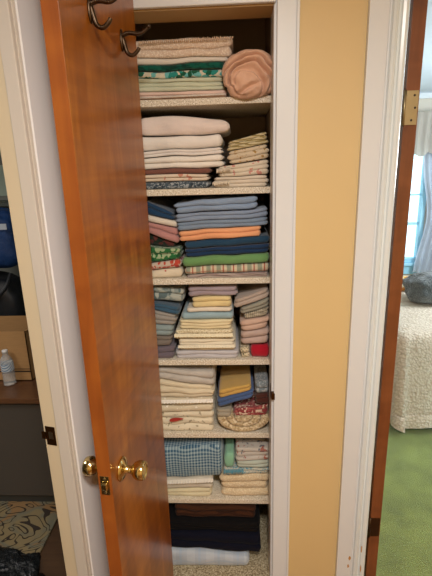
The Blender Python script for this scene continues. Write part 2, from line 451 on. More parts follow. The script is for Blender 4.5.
# ------------------------------------------------------------------ linens
def nz(*a): return noise.noise(Vector(a))
def folded(name, label, cat, px, mat, n=1, depth=.30, front=None, group=None, amp=1.0, lend=.012, rend=.012, puff=0.0, wav=1.0, setb=0.0):
    """px = (x_left, x_right, top_left, top_right, bottom_left, bottom_right): the front of the folded cloth, on the plane of the shelf fronts"""
    fy = (SY + .006 if front is None else front)
    xl, xr, tl, tr, bl, br = px
    if xl < 170: xl -= 5
    A, B, Cc, Dd = at(xl, bl, fy), at(xr, br, fy), at(xl, tl, fy), at(xr, tr, fy)
    x0 = (A.x + Cc.x) / 2; x1 = (B.x + Dd.x) / 2
    x1 = min(x1, XR + .008)
    L = x1 - x0; nu = max(10, int(L / .007)); mb = MB(); sd = random.uniform(0, 100)
    g = .0004
    for k in range(n):
        stag = random.uniform(-.005, .007) * amp if n > 1 else 0
        la = random.uniform(0, .006) * amp if n > 1 else 0; ra = random.uniform(0, .006) * amp if n > 1 else 0
        sb = setb + random.uniform(0, .007) * amp
        rows = []
        for i in range(nu + 1):
            u0 = i / nu; s = la / L + u0 * (1 - la / L - ra / L)
            # denser stations at the ends for a round fold
            x = x0 + s * L
            zb_ = A.z + (B.z - A.z) * s; zt_ = Cc.z + (Dd.z - Cc.z) * s + puff * math.sin(math.pi * s)
            h = (zt_ - zb_) / n
            def bd(j):
                if j == 0: return zb_ + g
                if j == n: return zt_ - g - .18 * h * (1 + nz(x * 14, 3.1 + sd, 0)) * min(1, .004 / max(h, .001) + .35) * wav
                return zb_ + h * j + .30 * h * nz(x * 11, j * 2.7 + sd, .5) * wav
            za, zc_ = bd(k), bd(k + 1)
            hh = (zc_ - za) / 2; mid = (za + zc_) / 2
            dl = (x - x0 - la); dr = (x1 - ra - x)
            e = min(1, dl / lend) if dl < lend else 1; e2 = min(1, dr / rend) if dr < rend else 1
            q = math.sqrt(max(0, 1 - (1 - e) ** 2)) * math.sqrt(max(0, 1 - (1 - e2) ** 2))
            hq = hh * (.30 + .70 * q)
            yf = fy + sb + (1 - q) * .014 + .0035 * (1 + nz(x * 20, k * 5.3 + sd, 1.7)) * amp
            ry = min(hq * .75, .014)
            row = [(x, fy + depth, mid - hq), (x, yf + ry + .02, mid - hq)]
            for j in range(9):
                a = -math.pi / 2 + math.pi * j / 8
                row.append((x, yf + ry * (1 - math.cos(a)), mid + hq * math.sin(a)))
            top = [.02, .05, .09, .14, .2, .26]
            for dy in top:
                if yf + ry + dy < fy + depth:
                    wz = .0022 * nz(x * 30, dy * 30, k + sd) * amp if k == n - 1 else 0
                    row.append((x, yf + ry + dy, mid + hq - abs(wz) - (.0 if k < n - 1 else .02 * max(0, dy - .15) * 0)))
                else: row.append((x, fy + depth - .001, mid + hq))
            row.append((x, fy + depth, mid + hq - .0005))
            rows.append(row)
        kk, m = mb.grid(rows)
        mb.f.append(tuple(kk + j for j in range(m))); mb.f.append(tuple(kk + nu * m + j for j in range(m))[::-1])
    tb = [q for q in TOPS + [BOT] if q < min(A.z, B.z) + .012]; zb0 = max(tb) if tb else BOT
    si = zb0 * 31
    def warp(p):                             # one shared slump for everything on a shelf, so that stacks stay stacked
        x, y, z = p; hgt = max(0, z - zb0); k = min(1, hgt / .06)
        return (x + .003 * nz(z * 45, si, 2) * k, y + .006 * nz(x * 11, z * 26, si), z + .0055 * k * nz(x * 11 + si, z * 9, .3))
    mb.v = [warp(p) for p in mb.v]
    base = ((x0 + x1) / 2, fy + depth / 2, min(A.z, B.z))
    o = mb.build(name, mat, loc=base, smooth=True)
    tag(o, label, cat, group)
    return o

def satin(name, label, cat, group):
    """a big soft bundle of cloth: long folds arch over a smooth pouch that sags in front of the shelf edge"""
    c = at(247.5, 75.5, SY); e1 = at(272, 75, SY); e2 = at(247.5, 48, SY); rx, rz = (e1.x - c.x) * 1.06, e2.z - c.z
    xs = at(229.5, 80, SY).x
    mb = MB(); nr, na = 76, 120; rows = []
    def P(rho, a):
        ex, ez = rho * math.cos(a), rho * math.sin(a)
        out = 1 + .07 * nz(math.cos(a) * 1.7, math.sin(a) * 1.7, 4.2) + .05 * math.cos(2 * a - .6)
        wx, wz = .16 * nz(ex * 1.5, ez * 1.5, 2), .16 * nz(ex * 1.5 + 7, ez * 1.5, 2)
        d = math.hypot((ex + wx + .12) * .95, (ez + wz + .42) * .82)
        ph = d * 4.1 + .25 * math.atan2(ez + .42, ex + .12)
        fr = ph - math.floor(ph)
        rd = math.sin(math.pi / 2 * min(1, fr / .8)) if fr < .8 else 1 - ((fr - .8) / .2) ** 1.5
        k = min(1, max(0, (d - .30) / .2))
        low_ = .8 * math.exp(-((ez + .55 - .55 * ex) / .10) ** 2) * (1 if ex > -.4 else 0)
        y = SY - .006 - .045 * math.sqrt(max(0, 1 - rho ** 3)) - .026 * k * (rd - .5) * math.sqrt(max(0, 1 - rho ** 6)) + .016 * low_ * (1 - k) - .012 * (1 - k)
        y += .005 * nz(ex * 4, ez * 4, 9)
        x, z = c.x + rx * ex * out * (1.22 if ex > 0 else 1), c.z + rz * ez * out
        y = y + .010
        zmin = TOPS[0] + .0012
        if y > SY - .004: z = max(z, zmin)
        if y > SY - .01: x = max(x, xs)
        if rho > .985: z = max(z, zmin)
        return (min(x, XR + .009), y, z)
    for i in range(nr + 1):
        rho = .01 + .99 * i / nr
        rows.append([P(rho, 2 * math.pi * j / na) for j in range(na)])
    zmin = TOPS[0] + .0012
    for dy, sc in ((.012, 1.0), (.05, .99), (.10, .96), (.24, .88)):
        rows.append([(max(xs, min(c.x + (p[0] - c.x) * sc, XR + .009)), SY + .03 + dy, max(zmin, c.z + (p[2] - c.z) * sc - (1 - sc) * rz)) for p in rows[nr]])
    k, n_ = mb.grid(rows, True)
    mb.f.append(tuple(k + j for j in range(n_))); mb.f.append(tuple(k + (len(rows) - 1) * n_ + j for j in range(n_))[::-1])
    # keep clear of the shelf board: what hangs below the board's top stays in front of it
    mb.v = [(x, (min(y, SY - .003) if z < zmin else y), z) for x, y, z in mb.v]
    return tag(mb.build(name, fab('plain', '#e2b79c', bump=.3, rough=.55), loc=(c.x, SY + .12, zmin), smooth=True), label, cat, group)

WH = '#e6dccd'; CR = '#e2d2ab'
G = {i: g for i, g in enumerate(['linens on the top shelf', 'linens on the second shelf', 'linens on the third shelf', 'linens on the fourth shelf', 'linens on the fifth shelf', 'linens on the lowest shelf', 'linens on the closet floor'])}
def S(i):                                    # pixel line of shelf i's top along x, as the photo shows it
    z = TOPS[i]
    def fpx(x):                              # invert by search along the pixel column
        lo, hi = 0, 600
        for _ in range(40):
            m = (lo + hi) / 2
            if at(x, m, SY + .006).z > z: lo = m
            else: hi = m
        return lo
    return fpx
s0, s1, s2, s3, s4, s5 = (S(i) for i in range(6))

# --- top shelf
g = G[0]
folded('quilted_blanket', 'thick pale pink ribbed blanket topping the left stack, upper shelf', 'blanket', (134, 233.5, 39.2, 33.4, 57.5, 54.5), fab('speckle', '#edd6c0', '#f6e6d4', s=2.2, bump=.9), 2, group=g)
folded('white_cloth', 'thin white cloth directly under the pale pink ribbed blanket', 'cloth', (134, 229, 57.5, 54.5, 65, 59.5), fab('plain', '#efe8dc'), 1, group=g)
folded('tablecloth', 'dark teal green folded tablecloth with white floral edge', 'tablecloth', (134, 225, 65, 59.5, 71.5, 67), fab('floral', '#0f4a40', '#0c5a4c', '#155f50', '#0a3c33', s=1), 1, group=g)
folded('printed_tablecloth', 'white cloth with green and turquoise leaf print below the teal tablecloth', 'tablecloth', (134, 225, 71.5, 67, 78, 75.5), fab('floral', '#ddd6c0', '#2f8f86', '#ddd6c0', '#1c5b45', '#74c0c0', s=1.1), 1, group=g)
folded('bed_sheet', 'pale sage green folded bed sheet in the top shelf stack', 'bed sheet', (135, 225, 78, 75.5, 92, 88.5), fab('plain', '#d3d9c0'), 3, group=g)
z1, z2 = s0(136), s0(226)
folded('pink_towel', 'pale pink folded towel at the bottom of the top shelf stack', 'towel', (136, 228, 92, 88.5, z1, z2), fab('plain', '#ebcfc3'), 2, group=g)
satin('satin_bundle', 'crumpled bundle of peach satin cloth bulging over the top shelf edge', 'cloth', g)

# --- second shelf
g = G[1]
folded('puffy_pillowcase', 'puffy pinkish white pillowcase on top of the white sheets', 'pillowcase', (140, 229, 116, 119, 135.5, 133), fab('plain', '#efe0d8', bump=.8), 1, group=g, puff=.012, lend=.03, rend=.03, amp=1.3)
folded('white_sheet', 'plain white folded sheet right under the puffy pillowcase', 'bed sheet', (140, 222.5, 135.5, 133, 151.5, 146.5), fab('plain', '#f2ebe3'), 1, group=g, rend=.02)
folded('thin_white_sheet', 'thin layered white sheet in the middle of the white stack', 'bed sheet', (141, 223, 151.5, 146.5, 158, 153.5), fab('plain', '#e9e2db'), 2, group=g)
folded('cream_sheet', 'wide cream white sheet lowest of the white sheets', 'bed sheet', (141, 224, 158, 153.5, 170, 166.5), fab('plain', '#f1eadf'), 2, group=g, rend=.02)
folded('maroon_napkin', 'thin dull maroon folded cloth beneath the white sheets', 'cloth', (142, 211, 170, 166.8, 175.2, 173), fab('plain', '#7d5348'), 1, group=g, amp=.6)
folded('cream_napkin', 'cream cloth with pink edge above the blue speckled cloth', 'cloth', (142, 209, 175.2, 173, 182.5, 180.5), fab('accent', '#e2d2bd', '#c98d78', s=.8), 2, group=g)
folded('speckled_cloth', 'slate blue and white speckled cloth lying on the second shelf', 'cloth', (143, 209, 182.5, 180.5, s1(143), s1(209)), fab('speckle', '#4d5963', '#a3a9ac', '#2f3a45', s=2.4), 1, group=g)
folded('striped_runner', 'olive and gold striped cloth topping the right stack, second shelf', 'cloth', (226, 270, 143, 130.5, 152, 143), fab('hstripe', '#d3c49b', '#9a8653', s=.8, bump=1.0), 3, group=g, amp=1.5)
folded('lace_tablecloth', 'cream cloth with gold print under the olive striped cloth', 'tablecloth', (227, 270, 152, 143, 164.5, 158), fab('accent', '#dccaad', '#a9834a', '#c0a06e', s=.6, bump=.9), 3, group=g, amp=1.4)
folded('ivory_tablecloth', 'ivory tablecloth of thin folds with small red print', 'tablecloth', (216, 270, 166.5, 158.5, 177.5, 174), fab('accent', '#e3d6c0', '#cf8f80', s=.8, bump=.9), 3, group=g, amp=1.4)
folded('lowest_ivory_cloth', 'ivory fringed cloth at the bottom of the right stack, second shelf', 'tablecloth', (212, 270, 177.5, 174, s1(212), s1(270)), fab('plain', '#e2d5c2', bump=.9), 3, group=g, amp=1.4)

# --- third shelf
g = G[2]
folded('navy_towel', 'dark blue towel slumped against the left of the denim stack', 'towel', (147, 173.5, 200, 214, 214, 222), fab('plain', '#22405f'), 2, group=g, setb=.012)
folded('white_towel', 'white towel slumped below the dark blue one, third shelf', 'towel', (147, 177, 214, 222, 221, 229.5), fab('plain', '#ddd3c4'), 1, group=g, setb=.012)
folded('dusty_pink_towel', 'dusty pink towel drooping below the slumped white towel', 'towel', (147, 178.5, 221, 229.5, 232, 245.5), fab('plain', '#b88580'), 2, group=g, setb=.012)
folded('dark_green_cloth', 'blackish green cloth in the gap beneath the dusty pink towel', 'cloth', (148, 174, 232, 243.5, 247, 248.5), fab('floral', '#1c2a22', '#17241e', '#5a2e2b', s=1), 1, group=g, setb=.025)
folded('holly_tablecloth', 'green leafy print tablecloth at the lower left, third shelf', 'tablecloth', (148, 181, 247, 248.5, 264, 259), fab('floral', '#2d6b3c', '#1d4a2b', '#2d6b3c', '#9fb089', s=.9), 2, group=g)
folded('red_print_cloth', 'red and white print cloth under the green leafy tablecloth', 'cloth', (149, 181, 264, 259, 271.5, 268), fab('floral', '#c9b7a6', '#a83a30', '#c9b7a6', '#b84a3a', s=.8), 1, group=g)
folded('cream_print_cloth', 'cream cloth with red spots lying on the third shelf at left', 'cloth', (149, 182, 271.5, 268, s2(149), s2(182)), fab('accent', '#e0d2b8', '#b5483a', s=.9), 1, group=g)
folded('denim_sheet', 'light blue denim sheet with rolled right end, top of stack', 'bed sheet', (173, 259, 204, 196, 215, 208), fab('plain', '#8fa3bd', bump=.8), 2, group=g, puff=.004, amp=1.3, rend=.02)
folded('powder_blue_sheet', 'powder blue sheet between the denim sheet and grey blue sheet', 'bed sheet', (174, 269, 215, 208, 223.5, 217), fab('plain', '#8d9db4', bump=.8), 2, group=g, amp=1.2)
folded('grey_blue_sheet', 'grey blue sheet lying right on the peach orange towel', 'bed sheet', (175, 269, 223.5, 217, 232, 225), fab('plain', '#8496ab', bump=.8), 2, group=g, amp=1.2)
folded('peach_towel', 'peach orange folded towel under the light blue sheets', 'towel', (178, 261.5, 232, 225.4, 242.5, 236), fab('plain', '#eeaa7c', bump=.3), 2, group=g, amp=.5, rend=.005)
folded('teal_navy_towel', 'dark teal blue towel right under the peach orange towel', 'towel', (184, 270, 242.5, 235, 249.5, 243.5), fab('plain', '#27465f'), 1, group=g)
folded('navy_sheet', 'navy blue sheet between the teal towel and the green towel', 'bed sheet', (184, 270, 249.5, 243.5, 257.5, 252.5), fab('plain', '#20395a'), 2, group=g)
folded('green_towel', 'grass green folded towel beneath the navy sheet', 'towel', (182, 270, 257.5, 252.5, 268, 262.5), fab('plain', '#6f9a60'), 1, group=g, amp=.6)
folded('plaid_tablecloth', 'cream tablecloth with red and grey green plaid', 'tablecloth', (184, 270, 268, 262.5, 275.5, 272), fab('plaid', '#d2c4a8', '#a34836', '#7d8a78'), 1, group=g)
folded('mauve_grey_cloth', 'thin mauve grey cloth lying on the third shelf under the plaid', 'cloth', (186, 270, 275.5, 272, s2(186), s2(270)), fab('hstripe', '#b9aaa2', '#8f7a76', s=.6), 2, group=g)

# --- fourth shelf
g = G[3]
folded('sage_print_cloth', 'grey green print cloth topping the left pile, fourth shelf', 'cloth', (151, 184, 288, 291, 303, 305), fab('floral', '#8d9792', '#5f6f70', '#a9aea4', s=1.1), 2, group=g, setb=.02)
folded('steel_blue_towel', 'steel blue towel slanting in the left pile, fourth shelf', 'towel', (151, 179, 303, 308, 309, 316), fab('plain', '#3c5a70'), 2, group=g)
folded('grey_towel', 'warm grey towel of several folds under the steel blue towel', 'towel', (152, 176, 309, 316, 324, 326), fab('plain', '#9c9790'), 3, group=g)
folded('mist_blue_towel', 'misty grey blue towel in the left pile beside the cream lace', 'towel', (152, 173, 324, 326, 336, 336), fab('plain', '#8c9a9a'), 2, group=g)
folded('brown_grey_towel', 'brownish grey towel low in the left pile, fourth shelf', 'towel', (153, 172, 336, 336, 348, 346), fab('plain', '#7d736a'), 2, group=g)
folded('plum_grey_towel', 'plum grey towel at the bottom of the left pile, fourth shelf', 'towel', (153, 175, 348, 346, s3(153), s3(175)), fab('plain', '#6d636c'), 2, group=g)
folded('mauve_sheet', 'shadowed mauve grey sheet on top of the yellow towel', 'bed sheet', (187, 238, 289.5, 287, 299.5, 297), fab('plain', '#a3949a'), 2, group=g, setb=.014)
folded('yellow_towel', 'soft yellow folded towel in the middle stack, fourth shelf', 'towel', (191, 231.5, 299.5, 297, 309.5, 308), fab('plain', '#e4cf98'), 2, group=g)
folded('narrow_white_towel', 'narrow white cloth between the yellow and the light blue towel', 'towel', (186, 232, 309.5, 308, 313.8, 312.5), fab('plain', '#e4d9c6'), 1, group=g)
folded('light_blue_towel', 'light blue towel in the middle stack, fourth shelf', 'towel', (181, 233.5, 313.8, 312.5, 320.5, 319.8), fab('plain', '#9ab3bb'), 1, group=g)
folded('butter_towel', 'butter yellow towel just under the light blue towel', 'towel', (178, 233, 320.5, 319.8, 330, 329.5), fab('plain', '#e6d8b0'), 3, group=g)
folded('lace_edged_towel', 'cream towel with speckled lace edge, middle stack', 'towel', (173, 234, 330, 329.5, 339.5, 339), fab('speckle', '#e8dec0', '#b9a67c', s=2.0), 2, group=g)
folded('primrose_towel', 'pale cream towels folded thick near the bottom of the middle stack', 'towel', (177, 236, 339.5, 339, 351.5, 351), fab('plain', '#e9dfc6'), 3, group=g)
folded('lilac_white_cloth', 'lilac white cloth at the bottom of the middle stack', 'cloth', (175, 239, 351.5, 351, s3(175), s3(239)), fab('plain', '#c4c1c4'), 2, group=g)
folded('taupe_towel', 'taupe towel sloping up at the top right, fourth shelf', 'towel', (234, 270, 300.5, 288, 309.5, 297.5), fab('plain', '#b7a698'), 2, group=g)
folded('grey_green_cloth', 'grey green folded cloth under the sloping taupe towel', 'cloth', (240, 270, 309.5, 297.5, 315.5, 307), fab('plain', '#9b9888'), 2, group=g)
folded('lattice_print_cloth', 'cream cloth with dark lattice print in the right stack', 'cloth', (243, 270, 315.2, 307, 320.2, 315.6), fab('gingham', '#cfc3a9', '#6f6a5c', s=.7), 2, group=g)
folded('salmon_beige_towel', 'salmon beige towel of rounded folds above the pink grey towel', 'towel', (240, 270, 321.5, 316, 332.5, 328), fab('plain', '#d0b09c'), 2, group=g, lend=.02)
folded('pink_grey_towel', 'pinkish grey folded towel resting on the red cloth', 'towel', (240, 270, 332.5, 328, 346.5, 343.5), fab('plain', '#c3ab9f'), 2, group=g, lend=.02)
folded('red_cloth', 'bright crimson red cloth at the bottom right, fourth shelf', 'cloth', (250.5, 270, 346.5, 344, s3(250), s3(270)), fab('plain', '#b0182c'), 1, group=g, lend=.006)
folded('doily', 'small speckled lace doily beside the crimson red cloth', 'doily', (239.8, 250.2, 349, 347.5, s3(240), s3(250)), fab('speckle', '#d9c9a8', '#6f6a50', s=2.2), 2, group=g)

# --- fifth shelf
g = G[4]
folded('sheer_curtain', 'pale grey sheer cloth draped over the cream stack, fifth shelf', 'cloth', (157, 216, 369.5, 372, 380, 388), fab('plain', '#c3bcb2', bump=.9), 2, group=g, amp=1.6)
folded('cream_tablecloth', 'wide cream tablecloth below the grey sheer cloth', 'tablecloth', (158, 214, 380, 388, 400.5, 399), fab('plain', '#dfd1b4', bump=.9), 3, group=g, amp=1.6)
folded('scalloped_cloth', 'beige cloth with white scalloped edge in the left stack, fifth shelf', 'cloth', (159, 214, 400.5, 399, 413.8, 413), fab('accent', '#d8cbb0', '#ece4d4', s=.6), 2, group=g)
leafc = folded('embroidered_cloth', 'cream cloth with red leaf and grey embroidery, fifth shelf', 'tablecloth', (160, 215, 413.8, 413, s4(160), s4(215)), fab('accent', '#e3d8be', '#a59a80', s=.6), 3, group=g)
folded('grey_denim_cloth', 'slate grey denim cloth at the far right, fifth shelf', 'cloth', (254.5, 270, 383, 382, 395.5, 395), fab('speckle', '#7f8a8f', '#a9aeb0', s=3), 2, group=g)
folded('maroon_cloth', 'dark maroon cloth under the slate grey denim cloth', 'cloth', (254.5, 270, 395.5, 395, 404.5, 404.5), fab('plain', '#4f2a22'), 2, group=g)
folded('rose_print_cloth', 'dull rose red patterned cloth above the coiled mats', 'cloth', (233, 270, 411.5, 405, 417.8, 417.5), fab('floral', '#8d3b3c', '#a85a56', '#8d3b3c', '#d3b9a2', s=.5), 3, group=g, amp=1.8, wav=1.6)
folded('rolled_beige_cloth', 'grey beige cloth end under the left side of the blue denim cloth', 'cloth', (216.5, 232.5, 411.3, 411.5, 417.8, 417.8), fab('plain', '#a39a88'), 2, group=g)
folded('mustard_blanket', 'mustard yellow folded blanket on the blue denim cloth', 'blanket', (217, 253, 391.5, 384, 401.8, 390.5), fab('plain', '#cda75c', bump=.6), 2, group=g, depth=.26, lend=.02)
folded('blue_denim_cloth', 'medium blue denim cloth under the mustard yellow blanket', 'cloth', (216.5, 254, 401.8, 390.5, 410.5, 397.5), fab('plain', '#4c628c'), 2, group=g, depth=.26)

# --- lowest raised shelf
g = G[5]
folded('gingham_tablecloth', 'blue and white gingham tablecloth topping the left stack', 'tablecloth', (161, 223, 447.5, 446, 480, 477.5), fab('gingham', '#a3b8be', '#2b5674', s=1.15, bump=.4), 1, group=g, amp=.8, rend=.02)
folded('eyelet_cloth', 'white cloth with ruffled edge under the gingham tablecloth', 'cloth', (163, 214, 480, 477.5, 490.3, 489), fab('plain', '#d3cab8', bump=1.0), 2, group=g)
folded('pale_yellow_sheet', 'pale yellow sheet at the bottom of the gingham stack', 'bed sheet', (163, 213, 490.3, 489, s5(163), s5(213)), fab('plain', '#ddd3b0'), 2, group=g)
folded('patchwork_cloth', 'grey white cloth with rust sprig print topping the right stack', 'cloth', (235, 270, 450, 448.5, 461.5, 460.8), fab('accent', '#c7bfb4', '#a4685a', '#6d6f75', s=.8), 3, group=g)
folded('mint_cloth', 'mint green cloth tucked beside the grey white sprig cloth', 'cloth', (224, 234.5, 455, 453.5, 469, 468.5), fab('plain', '#8cbf9f'), 1, group=g)
folded('seafoam_sheet', 'pale seafoam sheet beneath the grey white sprig cloth', 'bed sheet', (235.2, 270, 461.5, 460.8, 468.6, 468.2), fab('plain', '#bcc3b4'), 2, group=g)
folded('blue_fringe_cloth', 'cloth with blue striped fringe end above the cream quilt', 'cloth', (223, 270, 469.2, 469.2, 477, 475.5), fab('speckle', '#c9c7b6', '#6d9aa8', s=3.2), 2, group=g)
folded('cream_quilt', 'thick cream quilt folded in rounded loops on the lowest shelf', 'quilt', (219.5, 270, 477, 475.5, s5(220), s5(270)), fab('speckle', '#dcc6a0', '#e8d8b8', s=2, bump=1.0), 3, group=g, amp=1.4, lend=.03)
# coiled mats at the lower right of the fifth shelf
zz = TOPS[4]
def mats():
    c = at(243, 424, SY + .01)
    return c
def loops(name, label, x0, x1, y_top, mat, front, zbase, n):
    """soft pile of round cloth mats folded into a U, its loops turned to the viewer"""
    a = at(x0, y_top, front); b = at(x1, y_top, front); cxm = (a.x + b.x) / 2; rx = (b.x - a.x) / 2; h = a.z - zbase
    mb = MB()
    for k in range(n):
        f0 = 1 - k / n; f1 = 1 - (k + .93) / n
        rows = []
        m = 40
        for i in range(m + 1):
            ph = math.pi + math.pi * i / m
            def pt(f): return Vector((cxm + rx * f * math.cos(ph), 0, zbase + h + h * f * math.sin(ph) * (1 + .02 * nz(i * .2, k, 1))))
            o_, i_ = pt(f0), pt(f1); md = (o_ + i_) / 2; w_ = (o_ - i_) / 2
            yy = front + .004 * nz(i * .15, k * 3, 5) + .003 * (k % 2)
            row = [(md.x + w_.x, yy + .22, md.z + w_.z)]
            for j in range(7):
                aa = math.pi * j / 6
                row.append((md.x + w_.x * math.cos(aa), yy + .008 * (1 - math.sin(aa)), md.z + w_.z * math.cos(aa)))
            row.append((md.x - w_.x, yy + .22, md.z - w_.z))
            rows.append(row)
        kk, q = mb.grid(rows); mb.f.append(tuple(kk + j for j in range(q))); mb.f.append(tuple(kk + m * q + j for j in range(q)))
    o = mb.build(name, mat, loc=(cxm, front + .1, zbase), smooth=True)
    return tag(o, label, 'mat', G[4])
loops('coiled_mat', 'thick beige round mats folded in a loop, fifth shelf bottom right', 217.5, 269.5, 418.5, fab('speckle', '#c9b590', '#a8906a', '#dccbaa', s=3), SY + .004, zz + .0005, 3)
# red leaf printed on the embroidered cloth
p = at(176.5, 419.5, SY + .003); mb = MB(); pts = []
for i in range(20):
    a = 2 * math.pi * i / 20; pts.append((p.x + .028 * math.cos(a), p.y + .0002 - .0002, p.z + .008 * math.sin(a) * (1 - .5 * math.cos(a)) + .004 * math.cos(a)))
mb.v = [tuple(p)] + pts; mb.f = [(0, 1 + i, 1 + (i + 1) % 20) for i in range(20)]
o = mb.build('leaf_print', fab('plain', '#b03a30'), loc=leafc.location); o.location = (0, 0, 0); o.parent = leafc; o['label'] = 'red leaf print'

# fringes and edgings, each a part of its cloth
def edging(owner, name, px, mat, length, step=.0045, up=False, wid=.0016, out=.004):
    a = at(px[0], px[2], SY - out); b = at(px[1], px[3], SY - out); n = int((b.x - a.x) / step); mb = MB()
    for i in range(n + 1):
        u = i / n; x = a.x + (b.x - a.x) * u; z = a.z + (b.z - a.z) * u; l = length * random.uniform(.65, 1.1) * (1 if up else -1)
        dx = random.uniform(-.0012, .0012)
        mb.tube([(x, SY + .004, z - l * .25), (x + dx * .3, a.y, z), (x + dx, a.y - .0008, z + l * .55), (x + dx * 2, a.y + .0005, z + l)], [wid, wid * 1.15, wid, wid * .45], 6)
    o = mb.build(name, mat, loc=owner.location, smooth=True); o.location = (0, 0, 0); o.parent = owner
    return o
def ruffle(owner, name, px, mat, width, n):
    a = at(px[0], px[2], SY - .005); b = at(px[1], px[3], SY - .005); mb = MB(); rows = []; m = n * 8
    for k in range(4):
        v = k / 3; row = []
        for i in range(m + 1):
            u = i / m; w_ = math.sin(u * n * 2 * math.pi)
            row.append((a.x + (b.x - a.x) * u, SY + .006 - .011 * v - .0022 * w_ * v, a.z + (b.z - a.z) * u - width * v * (1 + .22 * abs(w_))))
        rows.append(row)
    mb.grid(rows); o = mb.build(name, mat, loc=owner.location, smooth=True); o.location = (0, 0, 0); o.parent = owner; return o
OB = bpy.data.objects
edging(OB['quilted_blanket'], 'fringe', (139, 232.3, 43.2, 37.9), fab('plain', '#dcbd9e'), .007, .0060, True, .0019, .001)
ruffle(OB['pink_towel'], 'lace_edge', (138, 226, 96.5, 92.5), fab('plain', '#efe0d2'), .006, 30)
edging(OB['lowest_ivory_cloth'], 'fringe', (213, 229, 183, 181.5), fab('plain', '#e9dcc6'), .012, .004)
edging(OB['ivory_tablecloth'], 'fringe', (217, 230, 170, 168), fab('plain', '#e9dcc6'), .012, .004)
ruffle(OB['lace_edged_towel'], 'lace_edge', (174, 233, 335, 334.5), fab('plain', '#efe4c4'), .008, 22)
ruffle(OB['primrose_towel'], 'lace_edge', (178, 235, 346.5, 346), fab('plain', '#f0e6cc'), .006, 20)
ruffle(OB['scalloped_cloth'], 'scalloped_edge', (160, 213, 401.5, 400.5), fab('plain', '#efe8dc'), .008, 16)
ruffle(OB['eyelet_cloth'], 'ruffled_edge', (164, 213, 482, 480), fab('plain', '#e2dccf'), .010, 18)
edging(OB['blue_fringe_cloth'], 'fringe', (224, 243, 471.5, 471), fab('plain', '#5d9fb4'), .014, .004)

# --- closet floor
g = G[6]
def low(name, label, cat, px, mat, n, setb=0.0, depth=.34, **kw):
    return folded(name, label, cat, px, mat, n, depth, LFY, g, setb=setb, **kw)
low('pale_plaid_sheet', 'pale blue plaid folded sheet at the front of the closet floor', 'bed sheet', (168, 249.5, 551, 558.5, 568.3, 568.3), fab('plaid', '#b4bfcc', '#a6b7ca', '#bcc5ce', s=2.2), 1, lend=.02, rend=.02, wav=.3, amp=.5)
low('navy_blanket', 'blackish navy folded blanket on the pale blue plaid sheet', 'blanket', (168, 262, 537, 539, 550.5, 558), fab('plain', '#0f1120', sheen=.03), 2, setb=.006)
low('black_blanket', 'black folded blanket above the navy one on the closet floor', 'blanket', (168, 261, 527, 528, 536.5, 538.5), fab('plain', '#100e0f', sheen=.03), 2, setb=.02)
low('brown_blanket', 'dark reddish brown blanket topping the closet floor pile', 'blanket', (172, 257, 516, 517, 526.5, 527.5), fab('hstripe', '#412516', '#301b11', s=1.4, sheen=.05), 2, setb=.04)

# ------------------------------------------------------------------ bedroom (through the right doorway)
BY1 = 3.75; BX0, BX1 = XR + .12, 4.1
BH = at(415, 93, BY1).z
print('bedroom ceiling', BH)
BH = min(max(BH, 2.2), HC - .02)
t = NT('green_carpet')
cv = t.noise(7, 4); fine = t.noise(260, 3)
cc = t.ramp(t.math('ADD', t.math('MULTIPLY', cv, .5), t.math('MULTIPLY', fine, .5)), [(.3, lin('#5c6724')), (.5, lin('#7b8835')), (.7, lin('#99a44c'))])
t.bump(fine, .9, .01)
m_carpet = t.fin(cc, 1.0, **{'Sheen Weight': .3})
struct('floor_bedroom', MB().box((BX0, WT * .5 + .001, -.1), (BX1, BY1, .012)), m_carpet)
wl, wr_ = at(396, 210, BY1).x, at(424.5, 210, BY1).x
wt_, wb_ = at(412, 150, BY1).z, at(412, 262, BY1).z
mb = MB().box((BX0, BY1, 0), (wl, BY1 + .12, HC)).box((wr_, BY1, 0), (BX1, BY1 + .12, HC)).box((wl, BY1, 0), (wr_, BY1 + .12, wb_)).box((wl, BY1, wt_), (wr_, BY1 + .12, HC))
struct('wall_bedroom_far', mb, m_bwall)
struct('wall_bedroom_left', MB().box((BX0 - .03, WT, 0), (BX0, BY1, HC)), m_bwall)
struct('wall_bedroom_right', MB().box((BX1, WT, 0), (BX1 + .1, BY1 + .12, HC)), m_bwall)
struct('ceiling_bedroom', MB().box((BX0, WT, BH), (BX1, BY1, BH + .015)), m_bceil)
struct('trim_14', MB().box((BX0, BY1 - .03, BH - .06), (BX1, BY1 - .0005, BH)), m_white, bevel=.01)
# window
win = empty('window_1', ((wl + wr_) / 2, BY1, wb_)); tag(win, kind='structure')
m_blue = paint('window_frame_paint', '#a9def4', .4)
fw = .05
child(MB().box((wl, BY1 - .02, wb_), (wl + fw, BY1 + .06, wt_)).box((wr_ - fw, BY1 - .02, wb_), (wr_, BY1 + .06, wt_)).box((wl, BY1 - .02, wt_ - fw), (wr_, BY1 + .06, wt_)).box((wl, BY1 - .02, wb_), (wr_, BY1 + .06, wb_ + fw)), 'window_frame', m_blue, win, bevel=.004)
zm = [at(410, q, BY1).z for q in (195, 224)]
child(MB().box((wl + fw, BY1 + .02, zm[0] - .01), (wr_ - fw, BY1 + .045, zm[0] + .01)).box((wl + fw, BY1 + .02, zm[1] - .014), (wr_ - fw, BY1 + .05, zm[1] + .014)), 'sash_bar', m_blue, win)
child(MB().box((wl - .05, BY1 - .06, wb_ - .035), (wr_ + .05, BY1 + .02, wb_)), 'window_sill', m_blue, win, bevel=.005)
child(MB().box((wl - .04, BY1 - .025, wb_ - .14), (wr_ + .04, BY1 - .0005, wb_ - .035)), 'apron', m_blue, win, bevel=.005)
gm = bpy.data.materials.new('window_glass'); gm.use_nodes = True; gt = gm.node_tree; gt.nodes.remove(gt.nodes['Principled BSDF'])
